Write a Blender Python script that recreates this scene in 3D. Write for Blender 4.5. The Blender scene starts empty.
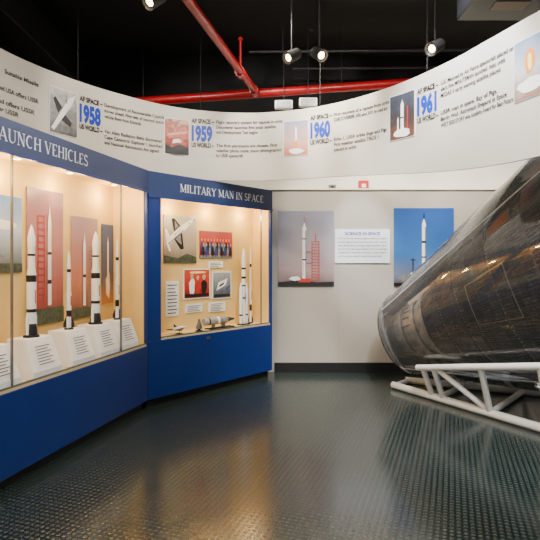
import bpy, math, random
from mathutils import Vector, Matrix
random.seed(4)
S = bpy.context.scene
COL = S.collection

# ---------------------------------------------------------------- materials
MATS = {}
def srgb(r, g, b):
    def c(x):
        x /= 255.0
        return x/12.92 if x <= .04045 else ((x+.055)/1.055)**2.4
    return (c(r), c(g), c(b), 1)

def mat(name, rgb, rough=.5, metal=0.0, noise=0.0, nscale=20, bump=0.0, emit=0.0, spec=.5):
    if name in MATS: return MATS[name]
    m = bpy.data.materials.new(name); m.use_nodes = True
    nt = m.node_tree; b = nt.nodes['Principled BSDF']
    col = srgb(*rgb)
    b.inputs['Base Color'].default_value = col
    b.inputs['Roughness'].default_value = rough
    b.inputs['Metallic'].default_value = metal
    b.inputs['Specular IOR Level'].default_value = spec
    if emit:
        b.inputs['Emission Color'].default_value = col
        b.inputs['Emission Strength'].default_value = emit
    tc = nt.nodes.new('ShaderNodeTexCoord')
    n = nt.nodes.new('ShaderNodeTexNoise'); n.inputs['Scale'].default_value = nscale
    n.inputs['Detail'].default_value = 4
    nt.links.new(tc.outputs['Object'], n.inputs['Vector'])
    if noise:
        r = nt.nodes.new('ShaderNodeValToRGB')
        r.color_ramp.elements[0].position = .3; r.color_ramp.elements[1].position = .7
        r.color_ramp.elements[0].color = [c*(1-noise) for c in col[:3]]+[1]
        r.color_ramp.elements[1].color = [min(1, c*(1+noise)) for c in col[:3]]+[1]
        nt.links.new(n.outputs['Fac'], r.inputs['Fac'])
        nt.links.new(r.outputs['Color'], b.inputs['Base Color'])
    if bump:
        bp = nt.nodes.new('ShaderNodeBump'); bp.inputs['Strength'].default_value = bump
        bp.inputs['Distance'].default_value = .01
        nt.links.new(n.outputs['Fac'], bp.inputs['Height'])
        nt.links.new(bp.outputs['Normal'], b.inputs['Normal'])
    MATS[name] = m
    return m

def photo_mat(name, stops, noise=.25, nscale=6, rough=.35, axis='Z'):
    """vertical printed gradient (picture content) with cloudy mottling"""
    m = bpy.data.materials.new(name); m.use_nodes = True
    nt = m.node_tree; b = nt.nodes['Principled BSDF']; L = nt.links
    b.inputs['Roughness'].default_value = rough
    tc = nt.nodes.new('ShaderNodeTexCoord')
    sep = nt.nodes.new('ShaderNodeSeparateXYZ'); L.new(tc.outputs['Generated'], sep.inputs[0])
    n = nt.nodes.new('ShaderNodeTexNoise'); n.inputs['Scale'].default_value = nscale; n.inputs['Detail'].default_value = 6
    L.new(tc.outputs['Object'], n.inputs['Vector'])
    ma = nt.nodes.new('ShaderNodeMath'); ma.operation = 'MULTIPLY_ADD'
    L.new(n.outputs['Fac'], ma.inputs[0]); ma.inputs[1].default_value = noise; 
    sub = nt.nodes.new('ShaderNodeMath'); sub.operation = 'SUBTRACT'
    L.new(sep.outputs[axis], sub.inputs[0]); sub.inputs[1].default_value = noise*.5
    L.new(sub.outputs[0], ma.inputs[2])
    r = nt.nodes.new('ShaderNodeValToRGB'); cr = r.color_ramp
    cr.elements[0].position = stops[0][0]; cr.elements[0].color = srgb(*stops[0][1])
    cr.elements[1].position = stops[-1][0]; cr.elements[1].color = srgb(*stops[-1][1])
    for p, c in stops[1:-1]:
        e = cr.elements.new(p); e.color = srgb(*c)
    L.new(ma.outputs[0], r.inputs['Fac']); L.new(r.outputs['Color'], b.inputs['Base Color'])
    return m

def clear_mat(name, tint=(1, 1, 1), gloss=.06, rough=.02, ior=1.45, boost=1.0, milk=0.0):
    m = bpy.data.materials.new(name); m.use_nodes = True
    nt = m.node_tree; L = nt.links
    for n in list(nt.nodes):
        if n.type != 'OUTPUT_MATERIAL': nt.nodes.remove(n)
    out = nt.nodes['Material Output']
    t = nt.nodes.new('ShaderNodeBsdfTransparent'); t.inputs['Color'].default_value = (*tint, 1)
    base = t.outputs[0]
    if milk:
        d = nt.nodes.new('ShaderNodeBsdfDiffuse'); d.inputs['Color'].default_value = (.85,.87,.9,1)
        lw = nt.nodes.new('ShaderNodeLayerWeight'); lw.inputs['Blend'].default_value = .2
        q = nt.nodes.new('ShaderNodeMath'); q.operation = 'MULTIPLY_ADD'; q.use_clamp = True
        L.new(lw.outputs['Facing'], q.inputs[0]); q.inputs[1].default_value = milk*7; q.inputs[2].default_value = milk*.4
        m0 = nt.nodes.new('ShaderNodeMixShader'); L.new(q.outputs[0], m0.inputs[0])
        L.new(t.outputs[0], m0.inputs[1]); L.new(d.outputs[0], m0.inputs[2]); base = m0.outputs[0]
    g = nt.nodes.new('ShaderNodeBsdfGlossy'); g.inputs['Roughness'].default_value = rough
    fr = nt.nodes.new('ShaderNodeFresnel'); fr.inputs['IOR'].default_value = ior
    ma = nt.nodes.new('ShaderNodeMath'); ma.operation = 'MULTIPLY_ADD'; ma.use_clamp = True
    L.new(fr.outputs[0], ma.inputs[0]); ma.inputs[1].default_value = boost; ma.inputs[2].default_value = gloss
    mx = nt.nodes.new('ShaderNodeMixShader')
    L.new(ma.outputs[0], mx.inputs[0]); L.new(base, mx.inputs[1]); L.new(g.outputs[0], mx.inputs[2])
    L.new(mx.outputs[0], out.inputs['Surface'])
    return m

def floor_mat():
    m = bpy.data.materials.new('studded_rubber'); m.use_nodes = True
    nt = m.node_tree; b = nt.nodes['Principled BSDF']; L = nt.links
    tc = nt.nodes.new('ShaderNodeTexCoord')
    mp = nt.nodes.new('ShaderNodeMapping'); mp.inputs['Rotation'].default_value = (0, 0, math.radians(20))
    mp.inputs['Scale'].default_value = (27, 27, 27)
    L.new(tc.outputs['Object'], mp.inputs['Vector'])
    v = nt.nodes.new('ShaderNodeTexVoronoi'); v.inputs['Randomness'].default_value = 0.0
    v.inputs['Scale'].default_value = 1.0
    L.new(mp.outputs[0], v.inputs['Vector'])
    r = nt.nodes.new('ShaderNodeValToRGB')
    r.color_ramp.elements[0].position = .24; r.color_ramp.elements[0].color = (1, 1, 1, 1)
    r.color_ramp.elements[1].position = .36; r.color_ramp.elements[1].color = (0, 0, 0, 1)
    L.new(v.outputs['Distance'], r.inputs['Fac'])
    bp = nt.nodes.new('ShaderNodeBump'); bp.inputs['Strength'].default_value = .4; bp.inputs['Distance'].default_value = .003
    L.new(r.outputs['Color'], bp.inputs['Height']); L.new(bp.outputs['Normal'], b.inputs['Normal'])
    mx = nt.nodes.new('ShaderNodeMix'); mx.data_type = 'RGBA'
    mx.inputs[6].default_value = srgb(27, 38, 37); mx.inputs[7].default_value = srgb(60, 73, 71)
    L.new(r.outputs['Color'], mx.inputs[0])
    n = nt.nodes.new('ShaderNodeTexNoise'); n.inputs['Scale'].default_value = 2.5; n.inputs['Detail'].default_value = 5
    L.new(tc.outputs['Object'], n.inputs['Vector'])
    mr = nt.nodes.new('ShaderNodeMapRange'); mr.inputs[3].default_value = .13; mr.inputs[4].default_value = .24
    L.new(n.outputs['Fac'], mr.inputs[0]); L.new(mr.outputs[0], b.inputs['Roughness'])
    L.new(mx.outputs[2], b.inputs['Base Color'])
    b.inputs['Specular IOR Level'].default_value = .95
    return m

def shingle_mat():
    m = bpy.data.materials.new('dark_shingles'); m.use_nodes = True
    nt = m.node_tree; b = nt.nodes['Principled BSDF']; L = nt.links
    uv = nt.nodes.new('ShaderNodeUVMap')
    def brick(w, h, mort, c1, c2, cm):
        br = nt.nodes.new('ShaderNodeTexBrick'); br.inputs['Scale'].default_value = 1.0
        br.inputs['Brick Width'].default_value = w; br.inputs['Row Height'].default_value = h
        br.inputs['Mortar Size'].default_value = mort
        br.inputs['Color1'].default_value = srgb(*c1); br.inputs['Color2'].default_value = srgb(*c2)
        br.inputs['Mortar'].default_value = srgb(*cm)
        L.new(uv.outputs[0], br.inputs['Vector']); return br
    b1 = brick(.13, .105, .0045, (24, 26, 30), (84, 86, 90), (120, 112, 104))
    b2 = brick(.045, .035, .004, (235, 235, 235), (120, 120, 120), (50, 50, 50))
    n = nt.nodes.new('ShaderNodeTexNoise'); n.inputs['Scale'].default_value = 18; n.inputs['Detail'].default_value = 10
    n.inputs['Roughness'].default_value = .8
    tc = nt.nodes.new('ShaderNodeTexCoord'); L.new(tc.outputs['Object'], n.inputs['Vector'])
    m1 = nt.nodes.new('ShaderNodeMix'); m1.data_type = 'RGBA'; m1.blend_type = 'MULTIPLY'; m1.inputs[0].default_value = .75
    L.new(b1.outputs['Color'], m1.inputs[6]); L.new(b2.outputs['Color'], m1.inputs[7])
    r = nt.nodes.new('ShaderNodeValToRGB'); r.color_ramp.elements[0].position = .6; r.color_ramp.elements[1].position = .68
    L.new(n.outputs['Fac'], r.inputs['Fac'])
    m2 = nt.nodes.new('ShaderNodeMix'); m2.data_type = 'RGBA'
    q = nt.nodes.new('ShaderNodeMath'); q.operation = 'MULTIPLY'; q.inputs[1].default_value = .5
    L.new(r.outputs['Color'], q.inputs[0]); L.new(q.outputs[0], m2.inputs[0])
    L.new(m1.outputs[2], m2.inputs[6]); m2.inputs[7].default_value = srgb(160, 160, 158)
    L.new(m2.outputs[2], b.inputs['Base Color'])
    w = nt.nodes.new('ShaderNodeTexWave'); w.inputs['Scale'].default_value = 11; w.bands_direction = 'X'
    L.new(uv.outputs[0], w.inputs['Vector'])
    bp = nt.nodes.new('ShaderNodeBump'); bp.inputs['Strength'].default_value = .9; bp.inputs['Distance'].default_value = .012
    L.new(w.outputs['Fac'], bp.inputs['Height']); L.new(bp.outputs['Normal'], b.inputs['Normal'])
    b.inputs['Roughness'].default_value = .42; b.inputs['Metallic'].default_value = .1
    return m

BLUE = mat('blue_laminate', (12, 46, 120), .38, noise=.06, nscale=3)
BLUE_D = mat('header_blue', (28, 52, 102), .45, noise=.05)
BLACK = mat('black_paint', (9, 9, 10), .7, noise=.2)
BOXM = mat('monitor_black', (15, 15, 17), .4, noise=.1)
KICK = mat('toe_kick_black', (14, 15, 17), .5, noise=.2)
CREAM = mat('cream_liner', (228, 192, 118), .6, noise=.04, nscale=4)
SHELF = mat('pale_shelf', (216, 194, 146), .5, noise=.04)
WALLM = mat('grey_beige_wall', (172, 167, 158), .55, noise=.03, nscale=3, bump=.05)
WALLW = mat('white_upper_wall', (232, 228, 216), .6, noise=.03, nscale=3)
CEILM = mat('black_ceiling', (8, 7, 8), .8, noise=.3, nscale=2)
BANM = mat('banner_offwhite', (198, 193, 182), .5, noise=.03, nscale=2)
TXT = mat('black_print', (10, 10, 12), .5)
TXTG = mat('grey_print', (60, 58, 56), .5)
YEAR = mat('blue_print', (10, 56, 175), .45)
LETW = mat('white_lettering', (222, 228, 238), .45)
RED = mat('red_pipe_paint', (160, 12, 22), .35, noise=.08)
REDS = mat('red_small', (190, 30, 28), .4)
WHITE = mat('white_enamel', (236, 236, 232), .35, noise=.03)
OFFW = mat('plinth_white', (236, 235, 232), .5, noise=.03)
PWHITE = mat('print_white', (236, 236, 234), .45)
BOARD = mat('board_bluewhite', (230, 236, 246), .45)
PBLACK = mat('print_black', (22, 22, 26), .45)
PGREY = mat('print_grey', (128, 128, 130), .45, noise=.3, nscale=25)
PORANGE = mat('print_orange', (232, 138, 50), .45)
PRED = mat('print_red', (186, 44, 34), .45)
PBLUE = mat('print_blue', (42, 70, 140), .45, noise=.3, nscale=40)
PSKIN = mat('print_tan', (206, 160, 128), .45)
PYEL = mat('print_yellow', (250, 220, 140), .45)
PGREEN = mat('print_green', (68, 76, 56), .45, noise=.5, nscale=30)
FADE = mat('faded_marking', (104, 84, 78), .6, noise=.7, nscale=40)
GREYM = mat('grey_metal', (120, 122, 124), .4, metal=.7, noise=.1)
DKM = mat('dark_metal', (50, 50, 52), .5, metal=.3, noise=.3)
DUCT = mat('dark_duct', (20, 19, 20), .55, noise=.2)
SILVER = mat('brushed_silver', (150, 150, 148), .4, metal=.4, noise=.25)
NOSEM = mat('nose_grey', (150, 151, 152), .4, metal=.2, noise=.35, nscale=12)
BRASS = mat('foil_gold', (190, 110, 50), .4, metal=.2, noise=.35)
LAMPG = mat('lamp_glow', (255, 226, 176), .5, emit=18)
COVER = clear_mat('clear_acrylic', (.95, .96, .97), .03, .05, 1.45, 1.0, milk=.03)
FLOORM = floor_mat(); SHING = shingle_mat()

# ---------------------------------------------------------------- geometry
def G(): return ([], [])
def addg(g, v, f, M=None):
    o = len(g[0])
    g[0].extend([(M @ Vector(p)) if M else Vector(p) for p in v])
    g[1].extend([tuple(i+o for i in q) for q in f]); return g
def gbox(x0, x1, y0, y1, z0, z1):
    v = [(x0,y0,z0),(x1,y0,z0),(x1,y1,z0),(x0,y1,z0),(x0,y0,z1),(x1,y0,z1),(x1,y1,z1),(x0,y1,z1)]
    f = [(0,3,2,1),(4,5,6,7),(0,1,5,4),(1,2,6,5),(2,3,7,6),(3,0,4,7)]
    return v, f
def glathe(prof, n=28, M=None):
    v=[];f=[]
    for r,z in prof:
        for i in range(n):
            a=2*math.pi*i/n; v.append((r*math.cos(a), r*math.sin(a), z))
    for k in range(len(prof)-1):
        for i in range(n):
            j=(i+1)%n; f.append((k*n+i,k*n+j,(k+1)*n+j,(k+1)*n+i))
    f.append(tuple(reversed(range(n)))); f.append(tuple((len(prof)-1)*n+i for i in range(n)))
    if M: v=[tuple(M@Vector(p)) for p in v]
    return v,f
def gtube(p0,p1,r,n=12,r2=None):
    p0=Vector(p0);p1=Vector(p1);d=p1-p0
    q=d.to_track_quat('Z','Y').to_matrix().to_4x4()
    return glathe([(r,0),(r if r2 is None else r2,d.length)],n,Matrix.Translation(p0)@q)

def mk(name, g, m, parent=None, M=None, smooth=False, bevel=0, label=None):
    me=bpy.data.meshes.new(name); me.from_pydata([tuple(p) for p in g[0]],[],g[1]); me.update()
    ms = m if isinstance(m,list) else [m]
    for q in ms: me.materials.append(q)
    o=bpy.data.objects.new(name,me); COL.objects.link(o)
    if M is not None: o.matrix_world=M
    if parent: o.parent=parent
    if smooth:
        me.polygons.foreach_set('use_smooth',[len(p.vertices)<=4 for p in me.polygons])
        try: me.set_sharp_from_angle(angle=math.radians(40))
        except Exception: pass
    if bevel:
        b=o.modifiers.new('Bevel','BEVEL'); b.width=bevel; b.segments=2; b.limit_method='ANGLE'
    if label: o['label']=label
    return o
def meta(o,label,cat,group=None):
    o['label']=label; o['category']=cat
    if group: o['group']=group
    return o
def thing(name,M,label,cat,group=None):
    e=bpy.data.objects.new(name,None); e.empty_display_size=.1; COL.objects.link(e); e.matrix_world=M
    return meta(e,label,cat,group)
def struct(name,g,m,**k):
    o=mk(name,g,m,**k); o['kind']='structure'; return o
def frame(o,x,z=0):
    x=Vector((x[0],x[1],0)).normalized(); y=Vector((-x.y,x.x,0))
    return Matrix(((x.x,y.x,0,o[0]),(x.y,y.y,0,o[1]),(0,0,1,z),(0,0,0,1)))
T=Matrix.Translation

def text_verts(s, h=None, w=None, align='LEFT', bold=0.0):
    cu=bpy.data.curves.new('t','FONT'); cu.body=s; cu.size=1; cu.align_x='LEFT'; cu.resolution_u=3; cu.offset=bold
    ob=bpy.data.objects.new('t',cu); COL.objects.link(ob)
    dg=bpy.context.evaluated_depsgraph_get()
    me=bpy.data.meshes.new_from_object(ob.evaluated_get(dg))
    v=[p.co.copy() for p in me.vertices]; f=[tuple(p.vertices) for p in me.polygons]
    bpy.data.objects.remove(ob); bpy.data.curves.remove(cu); bpy.data.meshes.remove(me)
    x0=min(p.x for p in v); x1=max(p.x for p in v); caps=.73
    sy=h/caps; sx=sy if w is None else w/(x1-x0)
    W=(x1-x0)*sx; ox={'LEFT':0,'CENTER':-W/2,'RIGHT':-W}[align]
    return [((p.x-x0)*sx+ox,p.y*sy) for p in v],f,W
def text_geo(g,s,x,z,h,w=None,align='LEFT',y=0,bold=0.0,fn=None):
    v,f,W=text_verts(s,h,w,align,bold)
    if fn: addg(g,[fn(x+a,z+b) for a,b in v],f)
    else: addg(g,[(x+a,y,z+b) for a,b in v],f)
    return W

# hand-drawn serif capitals: strokes (polyline, width) + serif feet, cap height 1
def arc_(cx,cy,rx,ry,a0,a1,n=14):
    return [(cx+rx*math.cos(math.radians(a0+(a1-a0)*i/n)),cy+ry*math.sin(math.radians(a0+(a1-a0)*i/n))) for i in range(n+1)]
TH,TN=.15,.06
SER={
'A':(.84,[([(.1,0),(.42,1)],TN),([(.40,1),(.74,0)],TH),([(.2,.33),(.64,.33)],TN)],[(.1,0),(.74,0)]),
'C':(.80,[(arc_(.43,.5,.34,.47,48,312),'c')],[]),
'E':(.68,[([(.16,0),(.16,1)],TH),([(.1,.03),(.6,.03)],TN),([(.1,.97),(.58,.97)],TN),([(.16,.52),(.46,.52)],TN),([(.6,.0),(.6,.2)],TN),([(.58,1),(.58,.8)],TN)],[]),
'H':(.86,[([(.16,0),(.16,1)],TH),([(.7,0),(.7,1)],TH),([(.16,.52),(.7,.52)],TN)],[(.16,0),(.16,1),(.7,0),(.7,1)]),
'I':(.34,[([(.17,0),(.17,1)],TH)],[(.17,0),(.17,1)]),
'L':(.66,[([(.16,0),(.16,1)],TH),([(.1,.03),(.58,.03)],TN),([(.58,0),(.58,.22)],TN)],[(.16,1)]),
'M':(1.0,[([(.14,0),(.14,1)],TN),([(.14,1),(.5,.08)],TH),([(.5,.08),(.84,1)],TN),([(.84,0),(.84,1)],TH)],[(.14,0),(.84,0),(.14,1),(.84,1)]),
'N':(.86,[([(.15,0),(.15,1)],TN),([(.15,1),(.7,0)],TH),([(.7,0),(.7,1)],TN)],[(.15,0),(.15,1),(.7,1)]),
'P':(.70,[([(.16,0),(.16,1)],TH),([(.16,.97)]+arc_(.36,.73,.22,.24,90,-90)+[(.16,.49)],.08)],[(.16,0)]),
'R':(.80,[([(.16,0),(.16,1)],TH),([(.16,.97)]+arc_(.36,.73,.22,.24,90,-90)+[(.16,.49)],.08),([(.38,.5),(.68,0)],TH)],[(.16,0),(.7,0)]),
'S':(.62,[(arc_(.31,.74,.21,.23,20,230)+arc_(.30,.25,.23,.23,60,-160),.11)],[]),
'T':(.74,[([(.37,0),(.37,1)],TH),([(.05,.97),(.69,.97)],TN),([(.05,1),(.05,.78)],TN),([(.69,1),(.69,.78)],TN)],[(.37,0)]),
'U':(.86,[([(.16,1),(.16,.35)]+arc_(.43,.33,.27,.30,180,270,8),.13),(arc_(.43,.33,.27,.30,270,360,8)+[(.70,1)],TN)],[(.16,1),(.7,1)]),
'V':(.82,[([(.1,1),(.42,0)],TH),([(.42,0),(.72,1)],TN)],[(.1,1),(.72,1)]),
'Y':(.80,[([(.1,1),(.4,.48)],TH),([(.4,.48),(.7,1)],TN),([(.4,0),(.4,.5)],TH)],[(.1,1),(.7,1),(.4,0)]),
}
def serif_word(word):
    polys=[];x=0
    for ch in word:
        w,st,sf=SER[ch]
        for pts,wd in st:
            P=[Vector(p) for p in pts]; L=[]
            for i,p in enumerate(P):
                d=(P[min(i+1,len(P)-1)]-P[max(i-1,0)]).normalized(); nn=Vector((-d.y,d.x))
                if wd=='c': h=(.03+.055*(1-abs(2*i/(len(P)-1)-1)))
                else: h=wd/2
                L.append((p+nn*h,p-nn*h))
            for (a,b),(c,d) in zip(L[:-1],L[1:]): polys.append([(x+q.x,q.y) for q in (a,b,d,c)])
        for sx,sy in sf:
            y0,y1=(0,.05) if sy<.5 else (.95,1)
            polys.append([(x+sx-.14,y0),(x+sx+.14,y0),(x+sx+.14,y1),(x+sx-.14,y1)])
        x+=w+.04
    return polys,x-.04
def serif_sign(parent,text,cx,z,h,totw,y,m):
    words=text.split(' '); parts=[serif_word(w) for w in words]
    tot=sum(p[1] for p in parts)+.38*(len(parts)-1); k=totw/tot; x=cx-totw/2
    for (polys,w),wd in zip(parts,words):
        g=G()
        for n,p in enumerate(polys):
            yy=y-.0002*(n%7)
            addg(g,[(x+a*k,yy,z+b*h) for a,b in p],[(0,1,2,3)])
        mk('sign_lettering',g,m,parent,label='white serif capital lettering')
        x+=(w+.38)*k

def picture(name,label,F,x0,x1,z0,z1,bg,shapes=(),y=-.012,thick=.01,cat='photograph',group=None,border=None):
    w=x1-x0;h=z1-z0
    g=G(); addg(g,*gbox(-w/2,w/2,-thick/2,thick/2,0,h)); mats=[bg]; idx=[0]*6
    if border:
        mats.append(border); idx=[1]*6
        addg(g,*gbox(-w/2+.012,w/2-.012,-thick/2-.001,-thick/2,.012,h-.012)); idx+=[0]*6
    d=-thick/2-.0015
    for poly,m in shapes:
        if m not in mats: mats.append(m)
        d-=.0003
        addg(g,[((p[0]-.5)*w,d,p[1]*h) for p in poly],[tuple(range(len(poly)))]); idx.append(mats.index(m))
    o=mk(name,g,mats,M=F@T(((x0+x1)/2,y,z0)))
    for p,i in zip(o.data.polygons,idx): p.material_index=i
    meta(o,label,cat,group)
    return o
def R(x0,x1,y0,y1): return [(x0,y0),(x1,y0),(x1,y1),(x0,y1)]
def rocket_poly(cx,y0,y1,w,tilt=0,nose=.18):
    h=y1-y0
    pts=[(-w/2,0),(w/2,0),(w/2,h*(1-nose)),(w*.2,h*(1-nose*.5)),(0,h),(-w*.2,h*(1-nose*.5)),(-w/2,h*(1-nose))]
    c,s=math.cos(tilt),math.sin(tilt)
    return [(cx+x*c-y*s,y0+x*s+y*c) for x,y in pts]
def blob(cx,cy,rx,ry,n=12,j=.2):
    return [(cx+rx*math.cos(2*math.pi*i/n)*(1+random.uniform(-j,j)),cy+ry*math.sin(2*math.pi*i/n)*(1+random.uniform(-j,j))) for i in range(n)]

# ---------------------------------------------------------------- room
YB=6.82; XR=5.2; XL=-2.95; YN=-2.5; ZC=4.4
struct('floor',gbox(XL,XR,YN,7.2,-.1,0),FLOORM)
struct('ceiling',gbox(XL,XR,YN,7.2,ZC,ZC+.1),CEILM)
struct('wall_back',gbox(XL,XR,YB,7.02,0,2.48),WALLM)
struct('wall_back_upper',gbox(XL,XR,7.02,7.2,2.48,3.45),WALLW)
struct('wall_back_top',gbox(XL,XR,7.02,7.2,3.45,ZC),CEILM)
struct('wall_left',gbox(XL-.15,XL,YN,7.2,0,ZC),CEILM)
struct('wall_right',gbox(XR,XR+.15,YN,7.2,0,ZC),WALLM)
struct('baseboard_back',gbox(.06,XR,YB-.02,YB,0,.13),KICK,bevel=.004)
struct('trim_1',gbox(-.2,XR,YB-.025,7.02,2.48,2.505),WALLW,bevel=.004)
for i,x in enumerate((.93,3.0)):
    struct('trim_%d'%(i+2),gbox(x-.003,x+.003,YB-.003,YB,.13,2.48),mat('seam_grey',(158,154,146),.6))

# ---------------------------------------------------------------- display cases
FL=frame((-1.74,3.22),(.2473,.9689)); FM=frame((-1.25,5.14),(.666,.746))
def case(F,s0,s1,o0,o1,depth,zb,zt,ztop,joints,label,lettering,lx,lw,lz,lh):
    e=thing('display_case',F,label,'display case')
    mk('toe_kick',gbox(s0+.02,s1-.02,.06,depth,0,.08),KICK,e)
    mk('base_cabinet',gbox(s0,s1,0,depth+.02,.08,zb-.02),BLUE,e,bevel=.004)
    mk('display_shelf',gbox(o0-.01,o1+.01,.004,depth+.02,zb-.02,zb),SHELF,e)
    g=G(); addg(g,*gbox(s0,s1,-.006,.03,zt,ztop))
    mk('header_panel',g,BLUE_D,e,bevel=.003)
    mk('trim_strip',gbox(s0,s1,-.012,.0,zt-.012,zt+.012),BLUE,e)
    mk('case_roof',gbox(o0-.01,o1+.01,.03,depth,zt+.05,zt+.07),CREAM,e)
    mk('back_liner',gbox(o0-.01,o1+.01,depth,depth+.02,zb,zt+.05),CREAM,e)
    mk('side_liner',gbox(o1,o1+.012,.03,depth,zb,zt+.05),CREAM,e)
    mk('side_liner',gbox(o0-.012,o0,.03,depth,zb,zt+.05),CREAM,e)
    mk('end_post',gbox(o1+.012,s1,0,depth+.02,zb-.02,zt),BLUE,e,bevel=.003)
    mk('end_post',gbox(s0,o0-.012,0,depth+.02,zb-.02,zt),BLUE,e,bevel=.003)
    for j in joints:
        mk('front_mullion',gbox(j-.004,j+.004,.006,.024,zb,zt),GREYM,e)
    mk('front_track',gbox(o0,o1,.006,.024,zb,zb+.012),GREYM,e)
    serif_sign(e,lettering,lx,lz,lh,lw,-.008,LETW)
    return e
CL=case(FL,-1.5,1.975,-1.44,1.935,.38,.66,2.22,2.44,(.12,1.48),
     'long blue display case with lit cream interior and white sign','LAUNCH VEHICLES',.425,1.02,2.288,.088)
CM=case(FM,0.0,1.92,.17,1.875,.31,.70,2.18,2.44,(1.72,),
     'angled blue display case with lit cream interior holding space models','MILITARY MAN IN SPACE',1.07,1.34,2.262,.088)
mk('lock_plate',gbox(.78,.83,-.014,0,.615,.64),GREYM,CM)

def puck(F,s,y,z,grp):
    e=thing('downlight',F@T((s,y,z)),'small round warm downlight under the case roof','light',grp)
    mk('housing',glathe([(.032,0),(.032,.012),(.02,.02)],20),WHITE,e,smooth=True)
    mk('lens',glathe([(.022,-.003),(.024,0)],20),LAMPG,e)
    return e
def point(F,p,energy,col=(1,.76,.42),r=.03,kind='POINT'):
    l=bpy.data.lights.new('lamp',kind); l.energy=energy; l.color=col; l.shadow_soft_size=r
    o=bpy.data.objects.new('lamp',l); COL.objects.link(o); o.matrix_world=F@T(p); return o
for s in (-.9,-.2,.38,.98,1.66):
    puck(FL,s,.2,2.25,'downlights in the case roof'); point(FL,(s,.08,2.12),8.5); point(FL,(s,.28,2.14),4,(1,.68,.28))
for t in (.45,1.05,1.62):
    puck(FM,t,.17,2.21,'downlights in the case roof'); point(FM,(t,.07,2.08),6.5); point(FM,(t,.22,2.10),3,(1,.68,.28))

# -------- plinths
def plinth(F,s,y,w,d,h,z,label):
    e=thing('plinth',F@T((s,y,z)),label,'plinth','plinths in the display case')
    hw=w/2; yb=-d/2-.05; yt=-d/2+.03
    v=[(-hw,yb,0),(hw,yb,0),(hw,d/2,0),(-hw,d/2,0),(-hw*.86,yt,h),(hw*.86,yt,h),(hw*.86,d/2,h),(-hw*.86,d/2,h),(-hw,yb,.05),(hw,yb,.05),(hw,d/2,.05),(-hw,d/2,.05)]
    mk('body',(v,[(0,3,2,1),(4,5,6,7),(0,1,9,8),(1,2,10,9),(2,3,11,10),(3,0,8,11),(8,9,5,4),(9,10,6,5),(10,11,7,6),(11,8,4,7)]),OFFW,e,bevel=.004)
    def sl(a,b,o=.003):
        return Vector((a*hw*.84*(1-.1*b), yb+.08*b-o, .05+(h-.05)*b))
    g=G(); mats=[PWHITE,TXTG]; idx=[0]
    addg(g,[sl(-.8,.12),sl(.8,.12),sl(.8,.88),sl(-.8,.88)],[(0,1,2,3)])
    for k in range(7):
        b=.18+.09*k; r=.62-.22*(k%2)
        addg(g,[sl(-.66,b,.005),sl(r,b,.005),sl(r,b+.026,.005),sl(-.66,b+.026,.005)],[(0,1,2,3)]); idx.append(1)
    o=mk('label_card',g,mats,e,label='white printed label card')
    for p,i in zip(o.data.polygons,idx): p.material_index=i
    return e
PS=[-.35,.06,.49,.93,1.31,1.67]
for s in PS:
    plinth(FL,s,.17,.31,.2,.28,.66,'white wedge plinth with sloping label card in the case')

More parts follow.
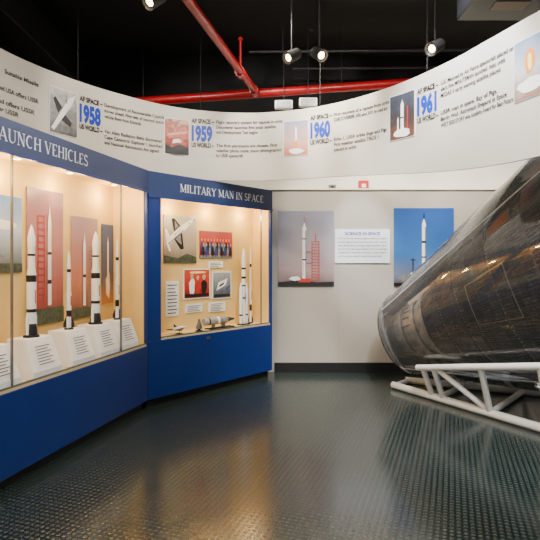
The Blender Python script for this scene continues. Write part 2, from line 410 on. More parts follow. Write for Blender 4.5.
# -------- rockets
def rocket(F,s,y,z,H,r,style,label,grp='rocket models in the display case'):
    e=thing('model_rocket',F@T((s,y,z)),label,'model rocket',grp)
    if style=='atlas':
        mk('stand',glathe([(r*1.7,0),(r*1.7,.012),(r*.9,.02)],24),BLACK,e,smooth=True)
        mk('engine_skirt',glathe([(r*1.3,.02),(r*1.25,.05),(r,.10)],24),PBLACK,e,smooth=True)
        mk('body',glathe([(r,.10),(r,H*.55),(r*.74,H*.62),(r*.74,H*.8)],28),WHITE,e,smooth=True)
        mk('nose_cone',glathe([(r*.8,H*.8),(r*.8,H*.88),(r*.4,H*.96),(.001,H)],24),WHITE,e,smooth=True)
        mk('band',glathe([(r*1.02,H*.49),(r*1.02,H*.55)],28),PBLACK,e)
        mk('band',glathe([(r*1.02,H*.22),(r*1.02,H*.25)],28),PBLACK,e)
        mk('band',glathe([(r*.76,H*.72),(r*.76,H*.74)],28),PBLACK,e)
        for a in (0,math.pi):
            c=math.cos(a)
            mk('side_engine',glathe([(r*.34,.02),(r*.34,.15),(.001,.19)],12,T((r*1.25*c,0,0))),PWHITE,e,smooth=True)
    elif style=='slim':
        mk('stand',glathe([(r*2,0),(r*2,.01),(r,.015)],24),BLACK,e,smooth=True)
        mk('body',glathe([(r,.015),(r,H*.45),(r*.8,H*.5),(r*.8,H*.8)],24),WHITE,e,smooth=True)
        mk('nose_cone',glathe([(r*.8,H*.8),(r*.6,H*.9),(.001,H)],24),WHITE,e,smooth=True)
        mk('band',glathe([(r*1.03,H*.16),(r*1.03,H*.24)],24),PBLACK,e)
        mk('band',glathe([(r*.84,H*.72),(r*.84,H*.76)],24),PBLACK,e)
        for i in range(4):
            a=i*math.pi/2+.4; c,s_=math.cos(a),math.sin(a)
            t=.003; v=[(r,-t,.015),(r*2.3,-t,.015),(r*2.3,-t,.05),(r,-t,.11),(r,t,.015),(r*2.3,t,.015),(r*2.3,t,.05),(r,t,.11)]
            v=[(x*c-yy*s_,x*s_+yy*c,zz) for x,yy,zz in v]
            mk('fin',(v,[(0,1,2,3),(7,6,5,4),(0,4,5,1),(1,5,6,2),(2,6,7,3),(3,7,4,0)]),PBLACK if i%2 else WHITE,e)
    elif style=='titan':
        mk('stand',gbox(-r*3,r*3,-r*1.6,r*1.6,0,.015),BLACK,e)
        mk('body',glathe([(r*.7,.015),(r,.05),(r,H*.72)],28),WHITE,e,smooth=True)
        mk('nose_cone',glathe([(r,H*.72),(r*1.05,H*.76),(r*1.05,H*.88),(r*.5,H*.97),(.001,H)],28),WHITE,e,smooth=True)
        for h0,h1 in ((.34,.36),(.5,.52),(.6,.63),(.72,.745)):
            mk('band',glathe([(r*1.03,H*h0),(r*1.03,H*h1),],28),PBLACK,e)
        for sx in (-1,1):
            M=T((sx*r*1.85,0,0))
            mk('booster',glathe([(r*.6,.015),(r*.8,.05),(r*.8,H*.46),(r*.3,H*.53),(.001,H*.55)],24,M),WHITE,e,smooth=True)
            mk('booster_band',glathe([(r*.83,H*.12),(r*.83,H*.14)],24,M),PBLACK,e)
    mk('marking',gbox(-.004,.004,-r-.002,-r+.001,H*.3,H*.42),PRED if style!='titan' else PBLUE,e)
    return e
rocket(FL,.49,.17,.94,.84,.034,'atlas','large white model rocket with black skirt and bands')
rocket(FL,.93,.17,.94,.66,.019,'slim','short slim white model rocket with four fins on a plinth')
rocket(FL,1.31,.17,.94,.84,.037,'atlas','tall white model rocket with black bands and side engines')
rocket(FL,1.67,.17,.94,.80,.018,'slim','slim white model rocket with four fins on a plinth')
rocket(FL,.06,.17,.94,.55,.026,'slim','short white model rocket with fins on a plinth')

# -------- photographs in launch case
sky=photo_mat('photo_cloud_sky',[(0,(70,90,80)),(.3,(150,160,165)),(.55,(190,205,225)),(1,(80,124,196))])
pink=photo_mat('photo_pink_dusk',[(0,(96,52,46)),(.25,(170,92,80)),(.6,(184,122,120)),(1,(130,96,116))])
pink2=photo_mat('photo_tan_dusk',[(0,(100,64,52)),(.35,(206,124,90)),(1,(150,130,146))])
blu=photo_mat('photo_night_blue',[(0,(190,120,60)),(.3,(90,90,110)),(1,(50,80,130))])
tower=lambda cx,w,y0,y1,m:[(R(cx-w/2,cx-w/2+w*.15,y0,y1),m),(R(cx+w/2-w*.15,cx+w/2,y0,y1),m)]+[(R(cx-w/2,cx+w/2,y0+(y1-y0)*k/14,y0+(y1-y0)*k/14+.01),m) for k in range(15)]
YBK=.372
PG='photo prints in the launch case'
picture('photo_print','large photo print of a launch pad beneath cloudy sky',FL,.12,.62,1.42,2.0,sky,
    [(blob(.35,.5,.2,.1),PWHITE),(blob(.65,.62,.22,.07),PWHITE),(blob(.4,.16,.3,.1),PGREY),(R(0,1,0,.12),PGREEN)],y=YBK,group=PG)
picture('photo_print','tall pink-toned photo print of rocket beside red gantry',FL,.68,1.12,.98,2.10,pink,
    tower(.36,.2,.12,.8,PRED)+[(rocket_poly(.58,.14,.9,.10),PWHITE),(R(.53,.63,.3,.33),PBLACK),(R(.53,.63,.52,.54),PBLACK),(R(0,1,0,.12),PGREEN)],y=YBK,group=PG)
picture('photo_print','tan photo print of a rocket on launch stand',FL,1.24,1.64,.98,1.92,pink2,
    tower(.7,.14,.1,.7,PGREY)+[(rocket_poly(.45,.12,.85,.10),PWHITE),(R(.4,.5,.4,.43),PBLACK),(R(0,1,0,.1),PGREEN)],y=YBK,group=PG)
picture('photo_print','blue photo print of rocket lifting off',FL,1.72,1.92,1.08,1.88,blu,
    [(rocket_poly(.5,.35,.85,.14),PWHITE),(blob(.5,.22,.2,.16),PYEL),(blob(.5,.22,.1,.1),PWHITE)],y=YBK,group=PG)

# -------- military case contents
YM=.302; PM='photo prints in the space case'
jet=photo_mat('photo_desert_sky',[(0,(120,100,84)),(.4,(176,162,142)),(1,(180,180,180))])
crew=photo_mat('photo_crew_backdrop',[(0,(60,26,36)),(.35,(160,34,36)),(.7,(190,64,54)),(1,(150,80,90))],noise=.5,nscale=14)
redp=photo_mat('photo_red_scene',[(0,(110,24,20)),(.5,(196,44,34)),(1,(200,80,54))],noise=.8,nscale=20)
gry=photo_mat('photo_grey_scene',[(0,(50,60,74)),(.5,(110,120,132)),(1,(160,166,172))],noise=.8,nscale=16)
picture('photo_print','photo print of white delta-wing aircraft in flight',FM,.41,.88,1.49,2.04,jet,
    [([(.05,.42),(.14,.36),(.62,.68),(.97,.95),(.9,.96),(.5,.78),(.1,.50)],PWHITE),
     ([(.12,.40),(.15,.38),(.6,.68),(.58,.70)],PGREY),
     ([(.30,.50),(.55,.64),(.60,.30),(.50,.28)],PBLACK),([(.34,.50),(.5,.6),(.53,.38)],PGREY),
     ([(.30,.66),(.50,.78),(.30,.94),(.22,.92)],PBLACK),([(.33,.70),(.44,.77),(.32,.88)],PGREY),
     ([(.06,.45),(.18,.55),(.08,.70),(.03,.70)],PWHITE),([(.07,.40),(.16,.38),(.20,.24),(.15,.24)],PWHITE),
     ([(.72,.80),(.80,.86),(.76,.86)],PBLACK),([(.88,.89),(.97,.95),(.92,.955)],PBLACK),([(.30,.575),(.5,.70),(.5,.715),(.29,.585)],PRED),
     ([(0,0),(1,0),(1,.12),(.7,.2),(.4,.1),(0,.16)],PGREEN)],y=YM,group=PM)
sh=[(R(0,1,0,.1),PGREY)]
for row,(yy,n,off) in enumerate(((.42,10,.05),(.24,10,.09))):
    for k in range(n):
        x=off+.092*k
        sh+=[(blob(x,yy,.034,.2,8,.1),(PBLUE,PBLACK,PGREY)[(k*2+row)%3]),(blob(x,yy+.25,.018,.055,8,.05),PSKIN)]
picture('photo_print','wide group photo of crew members before a red backdrop',FM,.94,1.48,1.55,1.88,crew,sh,y=YM,group=PM)
picture('photo_print','red-toned photo print of crew inside a cabin',FM,.69,1.1,1.06,1.42,redp,[(blob(.3,.42,.12,.26),PWHITE),(blob(.3,.75,.06,.1),PSKIN),(blob(.52,.4,.1,.24),PRED),(blob(.52,.7,.05,.09),PSKIN),(blob(.76,.4,.12,.26),PBLACK),(blob(.76,.72,.06,.1),PSKIN),(R(.05,.95,.08,.16),PBLACK),(blob(.5,.88,.3,.04),PYEL)],y=YM,border=PWHITE,group=PM)
picture('photo_print','grey photo print of spacecraft in orbit',FM,1.14,1.46,1.04,1.38,gry,[([(.2,.3),(.7,.5),(.8,.75),(.3,.6)],PWHITE),([(.35,.42),(.6,.53),(.6,.6),(.35,.5)],PBLACK),(R(.1,.9,.08,.16),PBLACK),([(.75,.3),(.95,.45),(.9,.5),(.7,.35)],PBLUE)],y=YM,border=PWHITE,group=PM)
def card(F,x0,x1,z0,z1,y,n,label,grp):
    sh=[(R(.1,.9-.25*random.random(),1-(k+1)/(n+1)-.25/n,1-(k+1)/(n+1)),TXTG) for k in range(n)]
    return picture('text_card',label,F,x0,x1,z0,z1,PWHITE,sh,y=y,cat='label card',group=grp)
card(FM,.44,.62,.88,1.28,YM,9,'white printed text card on the case back','text cards')
card(FM,1.08,1.36,.88,1.0,YM,5,'white printed text card on the case back','text cards')
card(FM,1.08,1.32,1.43,1.51,YM,3,'white printed text card on the case back','text cards')
card(FM,.72,.98,.90,1.0,YM,4,'white printed text card on the case back','text cards')
rocket(FM,1.54,.15,.70,.98,.027,'titan','white banded model rocket with two strap-on boosters',grp='rocket models in the display case')
rocket(FM,1.72,.2,.70,1.02,.015,'slim','slender white model rocket with four fins',grp='rocket models in the display case')
RX=Matrix.Rotation(math.pi/2,4,'Y')
e=thing('space_station_model',FM@T((1.12,.14,.70)),'long grey cylindrical orbital laboratory model lying on low stand','model')
mk('stand',gbox(-.2,.2,-.05,.05,0,.012),BLACK,e)
mk('post',gbox(-.11,-.10,-.03,.03,.012,.055),GREYM,e); mk('post',gbox(.05,.06,-.03,.03,.012,.055),GREYM,e)
mk('body',glathe([(.036,-.26),(.044,-.245),(.044,.09),(.036,.11)],28,T((0,0,.095))@RX),NOSEM,e,smooth=True)
mk('capsule',glathe([(.036,.11),(.032,.13),(.016,.20),(.014,.23),(.001,.235)],24,T((0,0,.095))@RX),PBLACK,e,smooth=True)
mk('band',glathe([(.0455,-.06),(.0455,-.03)],28,T((0,0,.095))@RX),PWHITE,e)
mk('band',glathe([(.0455,-.2),(.0455,-.18)],28,T((0,0,.095))@RX),PBLACK,e)
e=thing('capsule_model',FM@T((.76,.1,.70)),'small grey cone-shaped capsule model on round base','model')
mk('stand',glathe([(.045,0),(.045,.01),(.02,.014),(.02,.03)],20),BLACK,e,smooth=True)
mk('body',glathe([(.038,.03),(.040,.04),(.018,.11),(.015,.14),(.001,.145)],24),GREYM,e,smooth=True)
e=thing('spaceplane_model',FM@T((.48,.11,.70))@Matrix.Rotation(.3,4,'Z'),'small black and white spaceplane model on thin stand','model')
mk('stand',glathe([(.04,0),(.04,.006),(.004,.01),(.004,.05)],16),BLACK,e,smooth=True)
mk('fuselage',glathe([(.016,-.1),(.019,-.05),(.017,.04),(.001,.15)],16,T((0,0,.065))@RX),PWHITE,e,smooth=True)
mk('wing',([(-.1,-.10,.058),(-.1,.10,.058),(.10,0,.058),(-.1,-.10,.05),(-.1,.10,.05),(.10,0,.05)],[(0,2,1),(3,4,5),(0,1,4,3),(1,2,5,4),(2,0,3,5)]),PBLACK,e)
mk('tail_fin',([(-.1,-.003,.08),(-.03,-.003,.08),(-.1,-.003,.12),(-.1,.003,.08),(-.03,.003,.08),(-.1,.003,.12)],[(0,1,2),(5,4,3),(0,3,4,1),(1,4,5,2),(2,5,3,0)]),PBLACK,e)

# ---------------------------------------------------------------- back wall pictures
FB=T((0,YB,0))
p1=photo_mat('poster_grey_sky',[(0,(110,94,94)),(.2,(168,146,148)),(.6,(156,152,164)),(1,(130,134,154))],nscale=3)
tw=[(R(.60,.615,.07,.6),PRED),(R(.725,.74,.07,.6),PRED)]+[(R(.60,.74,.07+.04*k,.077+.04*k),PRED) for k in range(14)]+[([(.6,.07+.04*k),(.61,.07+.04*k),(.74,.11+.04*k),(.73,.11+.04*k)],PRED) for k in range(13)]+[(R(.5,.6,.3,.31),PRED),(R(.5,.6,.45,.46),PRED),(R(.66,.675,.6,.70),PRED)]
picture('poster','tall poster of white rocket beside red launch tower at dusk',FB,.109,.870,1.174,2.194,p1,
    tw+[(rocket_poly(.47,.1,.86,.07,0,.12),PWHITE),(R(.487,.505,.1,.74),PGREY),(R(.435,.505,.34,.36),PBLACK),(R(.435,.505,.62,.635),PBLACK),(R(.466,.474,.84,.95),PRED),
    ([(0,0),(1,0),(1,.06),(.7,.05),(.4,.08),(0,.05)],PBLACK),(R(.36,.58,.05,.1),PRED),(R(.45,.455,.14,.32),PRED),(blob(.3,.1,.1,.03),PWHITE)],cat='poster',group='launch posters')
p2=photo_mat('poster_blue_sky',[(0,(90,70,70)),(.12,(110,120,150)),(.4,(50,104,170)),(1,(36,80,156))],nscale=3)
picture('poster','tall poster of rocket lifting off with flame in blue sky',FB,1.686,2.502,1.174,2.234,p2,
    [(blob(.5,.12,.26,.08),PWHITE),(blob(.25,.1,.2,.05),PGREY),(blob(.75,.09,.2,.05),PGREY),(blob(.5,.22,.05,.09),PYEL),(blob(.5,.2,.03,.06),PORANGE),
     (rocket_poly(.5,.28,.88,.065,0,.14),PWHITE),(R(.515,.5325,.28,.76),PGREY),(R(.467,.533,.55,.58),PBLACK),(R(.467,.533,.36,.38),PBLACK),(R(.49,.51,.86,.93),PBLACK),(R(.31,.325,.05,.36),PBLACK),(R(.28,.36,.33,.34),PBLACK),(R(.0,1,0,.04),PBLACK)],cat='poster',group='launch posters')
tb=thing('info_board',T((1.258,YB-.012,1.486)),'white wall board with blue title and printed paragraphs','sign')
mk('board',gbox(-.374,.374,-.006,.006,0,.46),BOARD,tb,bevel=.002)
g=G(); text_geo(g,'SCIENCE IN SPACE',0,.38,.042,None,'CENTER',y=-.008,bold=.03); mk('title_line',g,YEAR,tb)
for i,s in enumerate(['The Air Force carried people and instruments','to the edge of space and beyond, with rockets','first developed as long range missiles. Each','launch from the Cape added to the knowledge','needed for the first manned orbital flights','and the space stations that followed them.']):
    g=G(); text_geo(g,s,-.33,.325-.048*i,.022,.66 if i<5 else .6,y=-.008,bold=.01); mk('text_line',g,TXTG,tb)
e=thing('fire_alarm',T((1.306,6.99,2.507)),'small red fire alarm strobe box on white ledge','fire alarm')
mk('housing',gbox(-.07,.07,-.03,.03,0,.13),REDS,e,bevel=.008); mk('strobe_lens',gbox(-.03,.03,-.045,-.03,.03,.08),PWHITE,e,bevel=.005)
e=thing('sensor_box',T((.87,6.99,2.507)),'small dark sensor box on white ledge','sensor')
mk('housing',gbox(-.05,.05,-.03,.03,0,.07),GREYM,e,bevel=.006); mk('lens',glathe([(.02,0),(.014,.01)],16,T((0,-.03,.035))@Matrix.Rotation(math.pi/2,4,'X')),PBLACK,e)

# ---------------------------------------------------------------- banner ring
CP=[(-2.36,2.5),(-2.37,3.3),(-2.28,4.15),(-2.03,4.75),(-1.62,5.28),(-1.06,5.70),(-.35,5.84),(.31,5.72),(.86,5.42),(1.3,4.97),(1.6,4.46),(1.77,4.02),(1.92,3.60),(2.14,3.0),(2.35,2.4)]
path=[]
def cr(p0,p1,p2,p3,t):
    return .5*((2*p1)+(-p0+p2)*t+(2*p0-5*p1+4*p2-p3)*t*t+(-p0+3*p1-3*p2+p3)*t**3)
PV=[Vector(p) for p in CP]
for i in range(1,len(PV)-2):
    for k in range(16): path.append(cr(PV[i-1],PV[i],PV[i+1],PV[i+2],k/16))
path.append(PV[-2])
arc=[0]
for a,b in zip(path[:-1],path[1:]): arc.append(arc[-1]+(b-a).length)
S0=arc[16]
def bpt(s,z,off=0.0):
    s=max(0,min(arc[-1]-1e-4,s+S0))
    lo,hi=0,len(arc)-1
    while hi-lo>1:
        m=(lo+hi)//2
        if arc[m]<=s: lo=m
        else: hi=m
    t=(s-arc[lo])/(arc[hi]-arc[lo]); p=path[lo].lerp(path[hi],t); d=(path[hi]-path[lo]).normalized()
    return Vector((p.x+d.y*off,p.y-d.x*off,z))
ZB,ZT=2.45,3.3
def zbot(s):
    k=max(0,min(1,(s-3.6)/2.6)); return ZB-.19*k*k*(3-2*k)
def ztop(s): return ZT-.06*math.exp(-((s-3.1)/1.5)**2)
def band(s0,s1,z0,z1,off,n=8,thick=0,zf=None,zg=None):
    v=[];f=[]
    for i in range(n+1):
        s=s0+(s1-s0)*i/n
        zz=zf(s) if zf else z0; zy=zg(s) if zg else z1
        v+=[bpt(s,zz,off),bpt(s,zy,off)]
        if thick: v+=[bpt(s,zz,off-thick),bpt(s,zy,off-thick)]
    k=4 if thick else 2
    for i in range(n):
        a=i*k;b=a+k
        f.append((a,b,b+1,a+1))
        if thick:
            f+=[(a+2,a+3,b+3,b+2),(a+1,b+1,b+3,a+3),(a,a+2,b+2,b)]
    if thick: f+=[(0,1,3,2),(n*k,n*k+2,n*k+3,n*k+1)]
    return v,f
ban=thing('timeline_banner',T((0,0,0)),'curved off-white suspended timeline band with blue year numbers','banner')
mk('band_panel',band(-S0,arc[-1]-S0,ZB,ZT,0,180,.03,zbot,ztop),BANM,ban,smooth=True)
for s in (-.5,.9,2.3,3.7,5.0,6.2):
    mk('suspension_cable',gtube(bpt(s,ZT-.08,-.015),bpt(s,ZC,-.015),.004,6),BLACK,ban)
def bpic(s0,s1,z0,z1,bg,shapes,label):
    g=G(); mats=[PWHITE,bg]; idx=[]
    v,f=band(s0,s1,z0,z1,.006,6,.004); addg(g,v,f); idx+=[0]*len(f)
    v,f=band(s0+.006,s1-.006,z0+.006,z1-.006,.008,6); addg(g,v,f); idx+=[1]*len(f)
    o=.009
    for poly,m in shapes:
        if m not in mats: mats.append(m)
        o+=.0004
        addg(g,[bpt(s0+.006+(s1-s0-.012)*p[0],z0+.006+(z1-z0-.012)*p[1],o) for p in poly],[tuple(range(len(poly)))]); idx.append(mats.index(m))
    ob=mk('photo_panel',g,mats,ban,label=label)
    for p,i in zip(ob.data.polygons,idx): p.material_index=i
b1=photo_mat('banner_photo_grey',[(0,(50,50,50)),(.5,(130,130,128)),(1,(190,190,188))],noise=1.0,nscale=18)
b2=photo_mat('banner_photo_rust',[(0,(70,30,26)),(.35,(150,50,40)),(.6,(200,110,84)),(.8,(130,60,56)),(1,(200,150,130))],noise=1.2,nscale=16)
b3=photo_mat('banner_photo_haze',[(0,(196,110,84)),(.4,(200,160,150)),(1,(130,140,176))],noise=.4,nscale=8)
b4=photo_mat('banner_photo_dark',[(0,(110,70,50)),(.5,(60,56,60)),(1,(70,76,90))],noise=.8,nscale=14)
b5=photo_mat('banner_photo_flame',[(0,(150,110,90)),(.5,(190,190,190)),(1,(120,140,176))],noise=.5,nscale=8)
bpic(.57,.88,2.72,3.16,b1,[([(.05,.1),(.15,.05),(.8,.7),(.95,.95),(.7,.85)],PWHITE),([(.35,.35),(.5,.5),(.8,.3),(.75,.2)],PBLACK),([(.3,.45),(.45,.6),(.2,.8),(.12,.75)],PBLACK),([(.55,.75),(.65,.7),(.6,.95)],PGREY)],'grey photo of a swept-wing aircraft')
bpic(1.88,2.17,2.72,3.13,b2,[([(0,0),(1,0),(1,.2),(.6,.3),(.3,.18),(0,.26)],PBLACK),([(.1,.5),(.9,.62),(.92,.68),(.1,.57)],PSKIN),([(.3,.3),(.7,.36),(.6,.45),(.35,.42)],PWHITE)],'reddish photo of a desert launch site')
bpic(3.27,3.57,2.72,3.12,b3,[(rocket_poly(.5,.4,.85,.08),PWHITE),(blob(.5,.28,.06,.14),PORANGE),(blob(.5,.1,.3,.08),PWHITE)],'hazy photo of rocket climbing on flame')
bpic(4.56,4.87,2.72,3.17,b4,[(rocket_poly(.5,.2,.88,.13),PWHITE),(rocket_poly(.33,.15,.5,.06),PWHITE),(R(.7,.74,.1,.7),PRED),(blob(.5,.12,.35,.1),PWHITE),(R(.435,.565,.45,.48),PBLACK)],'dark photo of a white rocket lifting off')
bpic(6.0,6.3,2.70,3.15,b5,[(blob(.5,.62,.14,.22),PORANGE),(blob(.5,.6,.07,.16),PYEL),(blob(.5,.2,.4,.12),PWHITE)],'photo of an orange rocket flame')
def btext(name,items,m,off=.0035,bold=0.0):
    for s,u,z,h,w in items:
        g=G(); text_geo(g,s,u,z,h,w,bold=bold,fn=lambda a,b:bpt(a,b,off)); mk(name,g,m,ban)
years=[('1958',.905),('1959',2.195),('1960',3.59),('1961',4.895)]
for y,u in years:
    btext('year_number',[(y,u,2.905,.17,.24)],YEAR,bold=.055)
    btext('heading_line',[('AF SPACE \u2013',u,3.105,.05,.26),('US WORLD \u2013',u,2.828,.05,.26)],TXT,bold=.045)
def lines(u,w,top,bot):
    it=[]
    for i,(s,k) in enumerate(top): it.append((s,u+.03,3.11-.058*i,.038,w*k))
    for i,(s,k) in enumerate(bot): it.append((s,u+.03,2.838-.058*i,.038,w*k))
    btext('caption_line',it,TXT,bold=.022)
lines(1.155,.70,[('Development of Recoverable Capsule',1),('moves ahead. First test of manned space',.98),('vehicle flown from Edwards',.6)],[('Van Allen Radiation Belts discovered',.95),('Cape Canaveral: Explorer 1 launched',.96),('and National Aeronautics Act signed',.9)])
lines(2.45,.78,[('Flight recovery system for capsule in orbit',1),('Discoverer launches first polar satellite',.9),('and Development Test begins',.62)],[('The first astronauts are chosen. First',.92),('weather photo made; moon photographed',.98),('by USSR spacecraft',.4)])
lines(3.845,.68,[('First recovery of a capsule from orbit',1),('DISCOVERER XIII and XIV in mid air',.97)],[('Echo 1, USSR orbits dogs and Pigs',.95),('First weather satellite TIROS 1',.8),('placed in orbit',.4)])
lines(5.155,.81,[('U.S. Manned by Air Force spacecraft placed on',1),('alert; first MINUTEMAN launched. Atlas orbit',.9),('MIDAS II early warning satellite placed',.84)],[('USSR man in space. Bay of Pigs.',.8),('Berlin Wall. Astronaut Shepard in Space',.92),('WEST SIDE STORY wins Academy Award for Best Picture',1.0)])
btext('caption_line',[('Suitable Missile',.1,3.105,.04,.36),('USSR and USA offers USSR',-.1,2.95,.04,.56),('and offers USSR',.0,2.838,.04,.42),('After USSR',-.05,2.77,.04,.3),('surface-to-air launches',-.6,3.105,.04,.6)],TXT,bold=.022)

# ---------------------------------------------------------------- capsule on stand
AH=Vector((.745,-.667,0)); EL=.37; CE=math.sqrt(1-EL*EL)
ax=Vector((AH.x*CE,AH.y*CE,EL))
N0=Vector((1.60,6.04,.62)); LC=2.35
PH=Vector((AH.y,-AH.x,0))
zc=ax; xc=(PH-zc*PH.dot(zc)).normalized(); yc=zc.cross(xc)
MC=Matrix(((xc.x,yc.x,zc.x,N0.x),(xc.y,yc.y,zc.y,N0.y),(xc.z,yc.z,zc.z,N0.z),(0,0,0,1)))
cap=thing('space_capsule',MC,'weathered dark shingled conical spacecraft lying under a clear cover','space capsule')
def lathe_uv(name,prof,m,n=72):
    v,f=glathe(prof,n); o=mk(name,(v,f),m,cap,smooth=True)
    uvl=o.data.uv_layers.new(name='UVMap')
    for p in o.data.polygons:
        us=[(li,o.data.loops[li].vertex_index) for li in p.loop_indices]
        ii=[vi%n for _,vi in us]
        wrap=(0 in ii) and (n-1 in ii)
        for li,vi in us:
            i=vi%n; k=n if (wrap and i==0) else i
            uvl.data[li].uv=(k/n*5, v[vi][2])
    return o
T0=.46
def rc(t): return .46+t*.375
def rb(t): return .37+(t-T0)*.43
mk('antenna_section',glathe([(.24,.04),(.27,.06),(.27,.13),(.30,.14),(.30,.17),(.27,.18),(.28,.30),(.33,.31),(.33,.35),(.31,.36),(.33,T0)],64),NOSEM,cap,smooth=True,label='pale grey ringed nose section')
for k in range(16):
    a=-2.6+k*.33
    mk('nose_rib',gbox(.268,.295,-.008,.008,.185,.295),SILVER,cap).matrix_local=Matrix.Rotation(a,4,'Z')
lathe_uv('conical_body',[(rb(T0)-.04,T0-.01)]+[(rb(T0+(LC-.51)*k/6),T0+(LC-.51)*k/6) for k in range(7)],SHING)
mk('heat_shield',glathe([(rb(LC)-.03,LC-.05),(rb(LC)-.01,LC-.03),(rb(LC)-.01,LC),(.8,LC+.1),(.4,LC+.15),(.01,LC+.16)],64),mat('shield_brown',(96,72,58),.6,noise=.25,nscale=6),cap,smooth=True)
for t,w in ((.48,.02),(.74,.006),(1.0,.006),(1.45,.006),(1.9,.01)):
    mk('frame_ring',glathe([(rb(t)+.001,t-w),(rb(t)+.008,t-w),(rb(t+w)+.008,t+w),(rb(t+w)+.001,t+w)],72),SILVER if t<.5 else DKM,cap,smooth=True)
mk('nose_cap',glathe([(.16,.0),(.22,.01),(.235,.05)],40),SILVER,cap,smooth=True)
def con(a,t,off=.006):
    r=rb(t)+off; return Vector((r*math.cos(a),r*math.sin(a),t))
def conpatch(a0,a1,t0,t1,off,n=8):
    v=[];f=[]
    for i in range(n+1):
        a=a0+(a1-a0)*i/n; v+=[con(a,t0,off),con(a,t1,off)]
    for i in range(n): f.append((i*2,i*2+2,i*2+3,i*2+1))
    return v,f
def hatch(name,a0,a1,t0,t1,m,w=.014,fill=None):
    g=G(); da=w/rb((t0+t1)/2)
    for q in ((a0,a1,t0,t0+w),(a0,a1,t1-w,t1),(a0,a0+da,t0,t1),(a1-da,a1,t0,t1)): addg(g,*conpatch(*q,.012))
    o=mk(name,g,m,cap)
    if fill: mk('panel_fill',conpatch(a0+da,a1-da,t0+w,t1-w,.008),fill,cap)
DKP=mat('dark_panel',(28,29,33),.4,noise=.5,nscale=25); MDP=mat('scuffed_panel',(84,84,84),.42,noise=.6,nscale=22); RBP=mat('rust_panel',(84,58,48),.5,noise=.6,nscale=22)
hatch('hatch_frame',-.35,.25,1.15,1.62,SILVER,.009)
hatch('access_panel',.42,.72,.8,1.12,DKM,.006,MDP)
hatch('access_panel',-.9,-.6,.9,1.2,DKM,.006,MDP)
hatch('access_panel',-.2,.06,.76,.95,DKM,.006,DKP)
hatch('access_panel',-.62,-.42,.54,.68,DKM,.006,RBP)
hatch('access_panel',.2,.36,.52,.66,DKM,.006,MDP)
hatch('access_panel',-1.4,-1.1,.6,.9,DKM,.006,DKP)
hatch('access_panel',-.55,-.4,1.3,1.5,DKM,.006,RBP)
hatch('window_frame',-1.0,-.78,1.5,1.78,SILVER,.016)
mk('window',conpatch(-.98,-.80,1.52,1.76,.011),BRASS,cap)
for ri,(t,n) in enumerate(((.76,44),(1.02,50),(1.47,60))):
    g=G()
    for k in range(n):
        a=-1.7+3.2*k/n
        addg(g,*glathe([(.006,-.003),(.006,.004)],6,T(con(a,t,.010))))
    rv=mk('rivet_row',g,SILVER,cap); rv['kind']='stuff'
for wd,t0,w in (('UNITED',.64,.32),('STATES',1.04,.34)):
    g=G(); v,f,W=text_verts(wd,.08,w)
    addg(g,[con(.30-(b)/rb(t0+a),t0+a,.016) for a,b in v],f)
    mk('hull_lettering',g,FADE,cap,label='faded worn hull lettering')
g=G(); v,f=glathe([(.28,-.10),(.38,-.085),(.435,-.05),(rc(0)-.008,0)]+[(rc(LC*k/6),max(.03,LC*k/6)) for k in range(7)],72)
f=f[:-1]; addg(g,v,f)
mk('clear_cover',g,COVER,cap,smooth=True,label='transparent acrylic cover shell')
RIM=mat('rim_grey',(206,208,210),.2,noise=.05)
mk('cover_rim',glathe([(rc(0)-.012,.0),(rc(0)+.014,.005),(rc(.05)+.014,.05),(rc(.05)-.0,.055)],72),clear_mat('rim_acrylic',(.9,.92,.94),.15,.1,1.5,1.0,milk=.1),cap,smooth=True)
for a in (-.75,-2.2,.9,2.4):
    v=[]
    for k in range(2):
        t=.03+k*(LC-.05); r=rc(t)
        for da,do in ((-.010,.002),(.010,.002),(.010,.008),(-.010,.008)):
            v.append(((r+do)*math.cos(a+da*.6/r),(r+do)*math.sin(a+da*.6/r),t))
    mk('cover_seam',(v,[(0,1,5,4),(1,2,6,5),(2,3,7,6),(3,0,4,7)]),RIM,cap)

# stand
st=thing('support_frame',T((N0.x,N0.y,0)),'white welded steel cradle frame carrying the capsule','stand')
def sp(t,o,z): return AH*t+PH*o+Vector((0,0,z))
def hz(t,o):
    tt=t/CE; r=rc(tt)+.01; return N0.z+tt*EL-math.sqrt(max(0,r*r-o*o))*1.04
def oo(t): return .16+.32*t
def ou(t): return .38+.36*t
def bar(n,a,b,r=.028): return mk(n,gtube(a,b,r,16),WHITE,st,smooth=True)
for sgn in (1,-1):
    bar('base_rail',sp(-.04,oo(0)*sgn,.04),sp(2.3,oo(2.3)*sgn,.04),.04)
    za=hz(.55,ou(.55))-.05; zb_=hz(2.2,ou(2.2))-.05
    up=lambda t:(za+(zb_-za)*(t-.55)/1.65)
    bar('upper_rail',sp(.45,ou(.45)*sgn,up(.45)),sp(2.25,ou(2.25)*sgn,up(2.25)),.032)
    for t in (.52,.66,1.2,1.75,2.2):
        bar('upright',sp(t,oo(t)*sgn,.04),sp(t,ou(t)*sgn,up(t)),.03)
    bar('brace',sp(.68,ou(.68)*sgn,up(.68)),sp(1.18,oo(1.18)*sgn,.06),.028)
for t in (.0,.6,1.2,1.75,2.28):
    bar('cross_member',sp(t,-oo(t),.04),sp(t,oo(t),.04),.03)

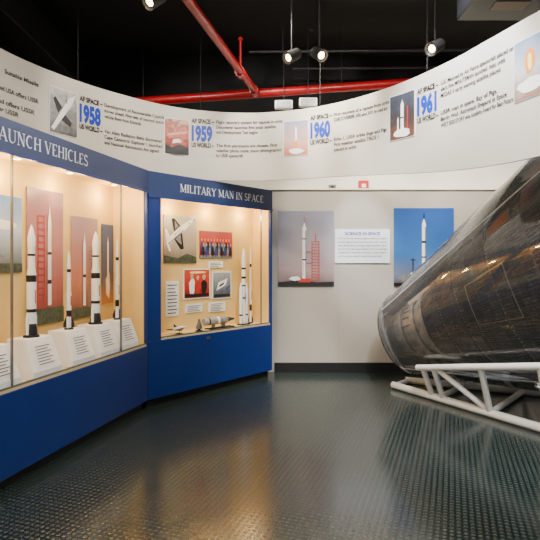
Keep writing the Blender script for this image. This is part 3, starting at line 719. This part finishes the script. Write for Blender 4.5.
# ---------------------------------------------------------------- ceiling services
pipe=thing('sprinkler_pipe',T((0,0,0)),'red painted sprinkler pipework under black ceiling','pipe')
mk('main_pipe',gtube((-2.2,6.3,3.48),(2.35,6.3,3.80),.055,16),RED,pipe,smooth=True)
mk('branch_pipe',gtube((-1.05,2.3,3.62),(-.17,6.27,3.62),.042,16),RED,pipe,smooth=True)
mk('riser',gtube((-.33,5.6,3.62),(-.33,5.6,3.98),.015,12),RED,pipe,smooth=True)
mk('sprinkler_head',glathe([(.015,0),(.03,.01),(.03,.02),(.01,.04)],12,T((-.33,5.6,3.98))),RED,pipe,smooth=True)
for p in ((-.33,5.6,3.62),(-.19,6.2,3.62)):
    mk('coupling',gtube((p[0]-.012,p[1]-.06,p[2]),(p[0]+.012,p[1]+.06,p[2]),.058,16),RED,pipe,smooth=True)
for x,z in ((-1.6,3.53),(.9,3.7),(2.0,3.76)):
    mk('hanger',gtube((x,6.3,z),(x,6.3,4.4),.006,8),DUCT,pipe)
for i,x in enumerate((.17,.47)):
    e=thing('junction_box',T((x,6.18,3.39+.03*i)),'small white junction box beneath red pipe','junction box','junction boxes')
    mk('housing',gbox(-.11,.11,-.04,.04,0,.1),WHITE,e,bevel=.006)
    mk('cover_plate',gbox(-.095,.095,-.046,-.04,.01,.09),GREYM,e)
    mk('hanger',gtube((0,0,.1),(0,0,1.0-.03*i),.005,6),DUCT,e)
for i,(y,z,x0) in enumerate(((6.0,4.02,-.25),(6.6,4.05,.3),(5.1,4.3,-2.4))):
    c=meta(mk('conduit',gtube((x0,y,z),(5.1,y,z+.05),.014,10),DKM if i<2 else DUCT,smooth=True),'thin grey metal conduit under black ceiling','conduit','ceiling conduits')
    mk('hanger',gtube((x0+.4,y,z),(x0+.4,y,ZC),.006,6),DUCT,c)
d=meta(mk('air_duct',gbox(-2.93,-2.5,2.0,6.9,3.85,4.25),DUCT,bevel=.01),'black rectangular air duct under ceiling','duct')
mk('strap',gbox(-2.6,-2.57,3.0,3.05,4.25,4.4),DUCT,d)
for y in (1.2,2.6,3.8):
    meta(mk('ceiling_beam',gbox(-2.7,5.1,y,y+.1,4.22,4.4),BLACK),'black steel ceiling beam','beam','ceiling beams')
def track(x0,y0,x1,y1,z):
    t=meta(mk('light_track',gtube((x0,y0,z),(x1,y1,z),.016,8),BLACK),'black lighting track below ceiling','light track','light tracks')
    mk('hanger',gtube((x0+.05*(x1-x0),y0+.05*(y1-y0),z),(x0+.05*(x1-x0),y0+.05*(y1-y0),ZC),.005,6),BLACK,t); return t
tracks=[track(-2.2,4.9,3.6,4.9,4.38),track(-1.4,1.5,-.9,4.8,4.38),track(1.0,1.0,1.2,4.7,4.38)]
def spot(loc,aim,energy,ang=60,col=(1,.92,.79),blend=.6,big=False):
    loc=Vector(loc);aim=Vector(aim); d=(aim-loc).normalized()
    e=thing('spotlight',T(loc),'black cylindrical track spotlight aimed into the room','spotlight','track spotlights')
    q=d.to_track_quat('Z','Y').to_matrix().to_4x4()
    mk('lamp_housing',glathe([(.03,-.12),(.055,-.09),(.06,.05),(.068,.07),(.06,.07),(.05,.045)],20,q),DUCT,e,smooth=True)
    mk('lens',glathe([(.034,.046),(.036,.05)],20,q),LAMPG,e)
    mk('yoke',gtube((0,0,.02),(0,0,4.36-loc.z+.0),.006,8),BLACK,e)
    l=bpy.data.lights.new('beam','SPOT'); l.energy=energy; l.color=col; l.spot_size=math.radians(ang); l.spot_blend=blend; l.shadow_soft_size=.06
    o=bpy.data.objects.new('beam',l); COL.objects.link(o)
    o.matrix_world=T(loc+d*.1)@(-d).to_track_quat('Z','Y').to_matrix().to_4x4()
K=2.4
ZS=4.22
spot((-.98,4.2,ZS),(-1.6,5.5,2.9),45*K,80)
spot((.0,4.9,ZS),(.5,6.8,1.7),95*K,75)
spot((.60,4.9,ZS),(1.3,6.8,1.7),150*K,60)
spot((.9,4.9,ZS),(1.26,6.8,1.72),190*K,22,(.88,.94,1))
spot((1.85,4.9,ZS),(2.3,6.8,1.7),115*K,75)
spot((2.9,4.9,ZS),(3.4,6.8,2.3),140*K,70)
spot((-1.1,3.2,ZS),(-.3,5.8,2.85),80*K,75)
spot((1.1,3.0,ZS),(.6,5.6,2.85),100*K,75)
spot((1.05,2.2,ZS),(1.8,4.4,2.8),82*K,75)
spot((1.17,3.9,ZS),(2.4,5.0,.9),190*K,80,(.92,.96,1))
spot((1.02,1.6,ZS),(1.9,4.8,.9),190*K,60,(.92,.96,1))
spot((-1.2,2.6,ZS),(-1.9,4.3,2.4),40*K,80)
spot((-1.3,1.8,ZS),(-.6,4.6,0.3),50*K,95)
spot((.22,5.1,3.60),(-1.4,4.0,2.4),25*K,70)
spot((.50,5.1,3.62),(1.6,3.2,2.2),25*K,70)
spot((1.55,4.7,3.52),(-.2,3.6,2.3),25*K,70)
spot((-.93,4.0,3.60),(-2.0,3.0,2.4),25*K,70)
e=thing('monitor',T((2.0,4.2,3.62)),'black ceiling-hung monitor box','monitor')
mk('housing',gbox(-.36,.5,-.2,.2,0,.34),BOXM,e,bevel=.015)
mk('screen',gbox(-.32,.46,-.206,-.2,.04,.30),PBLACK,e)
mk('bracket',gtube((0,0,.34),(0,0,.78),.02,10),DUCT,e)
mk('base_plate',gbox(-.16,.12,-.14,.0,-.006,0),mat('plate_beige',(110,92,76),.5),e)

for x,y,en in ((.6,1.0,80),(3.2,3.2,70),(-.5,-1.2,80)):  # added area lights out of view for general fill, no fixtures modelled
    l=bpy.data.lights.new('fill_light','AREA'); l.energy=en; l.size=1.0; l.color=(1,.94,.86)
    o=bpy.data.objects.new('fill_light',l); COL.objects.link(o); o.location=(x,y,4.15)

w=bpy.data.worlds.new('World'); S.world=w; w.use_nodes=True
w.node_tree.nodes['Background'].inputs[0].default_value=(.95,.97,1,1)
w.node_tree.nodes['Background'].inputs[1].default_value=.45

cd=bpy.data.cameras.new('Camera'); cam=bpy.data.objects.new('Camera',cd); COL.objects.link(cam)
cam.location=(0,0,1.5); cam.rotation_euler=(math.pi/2,0,0)
cd.sensor_width=36; cd.lens=33.33; cd.shift_y=-.0148
S.camera=cam
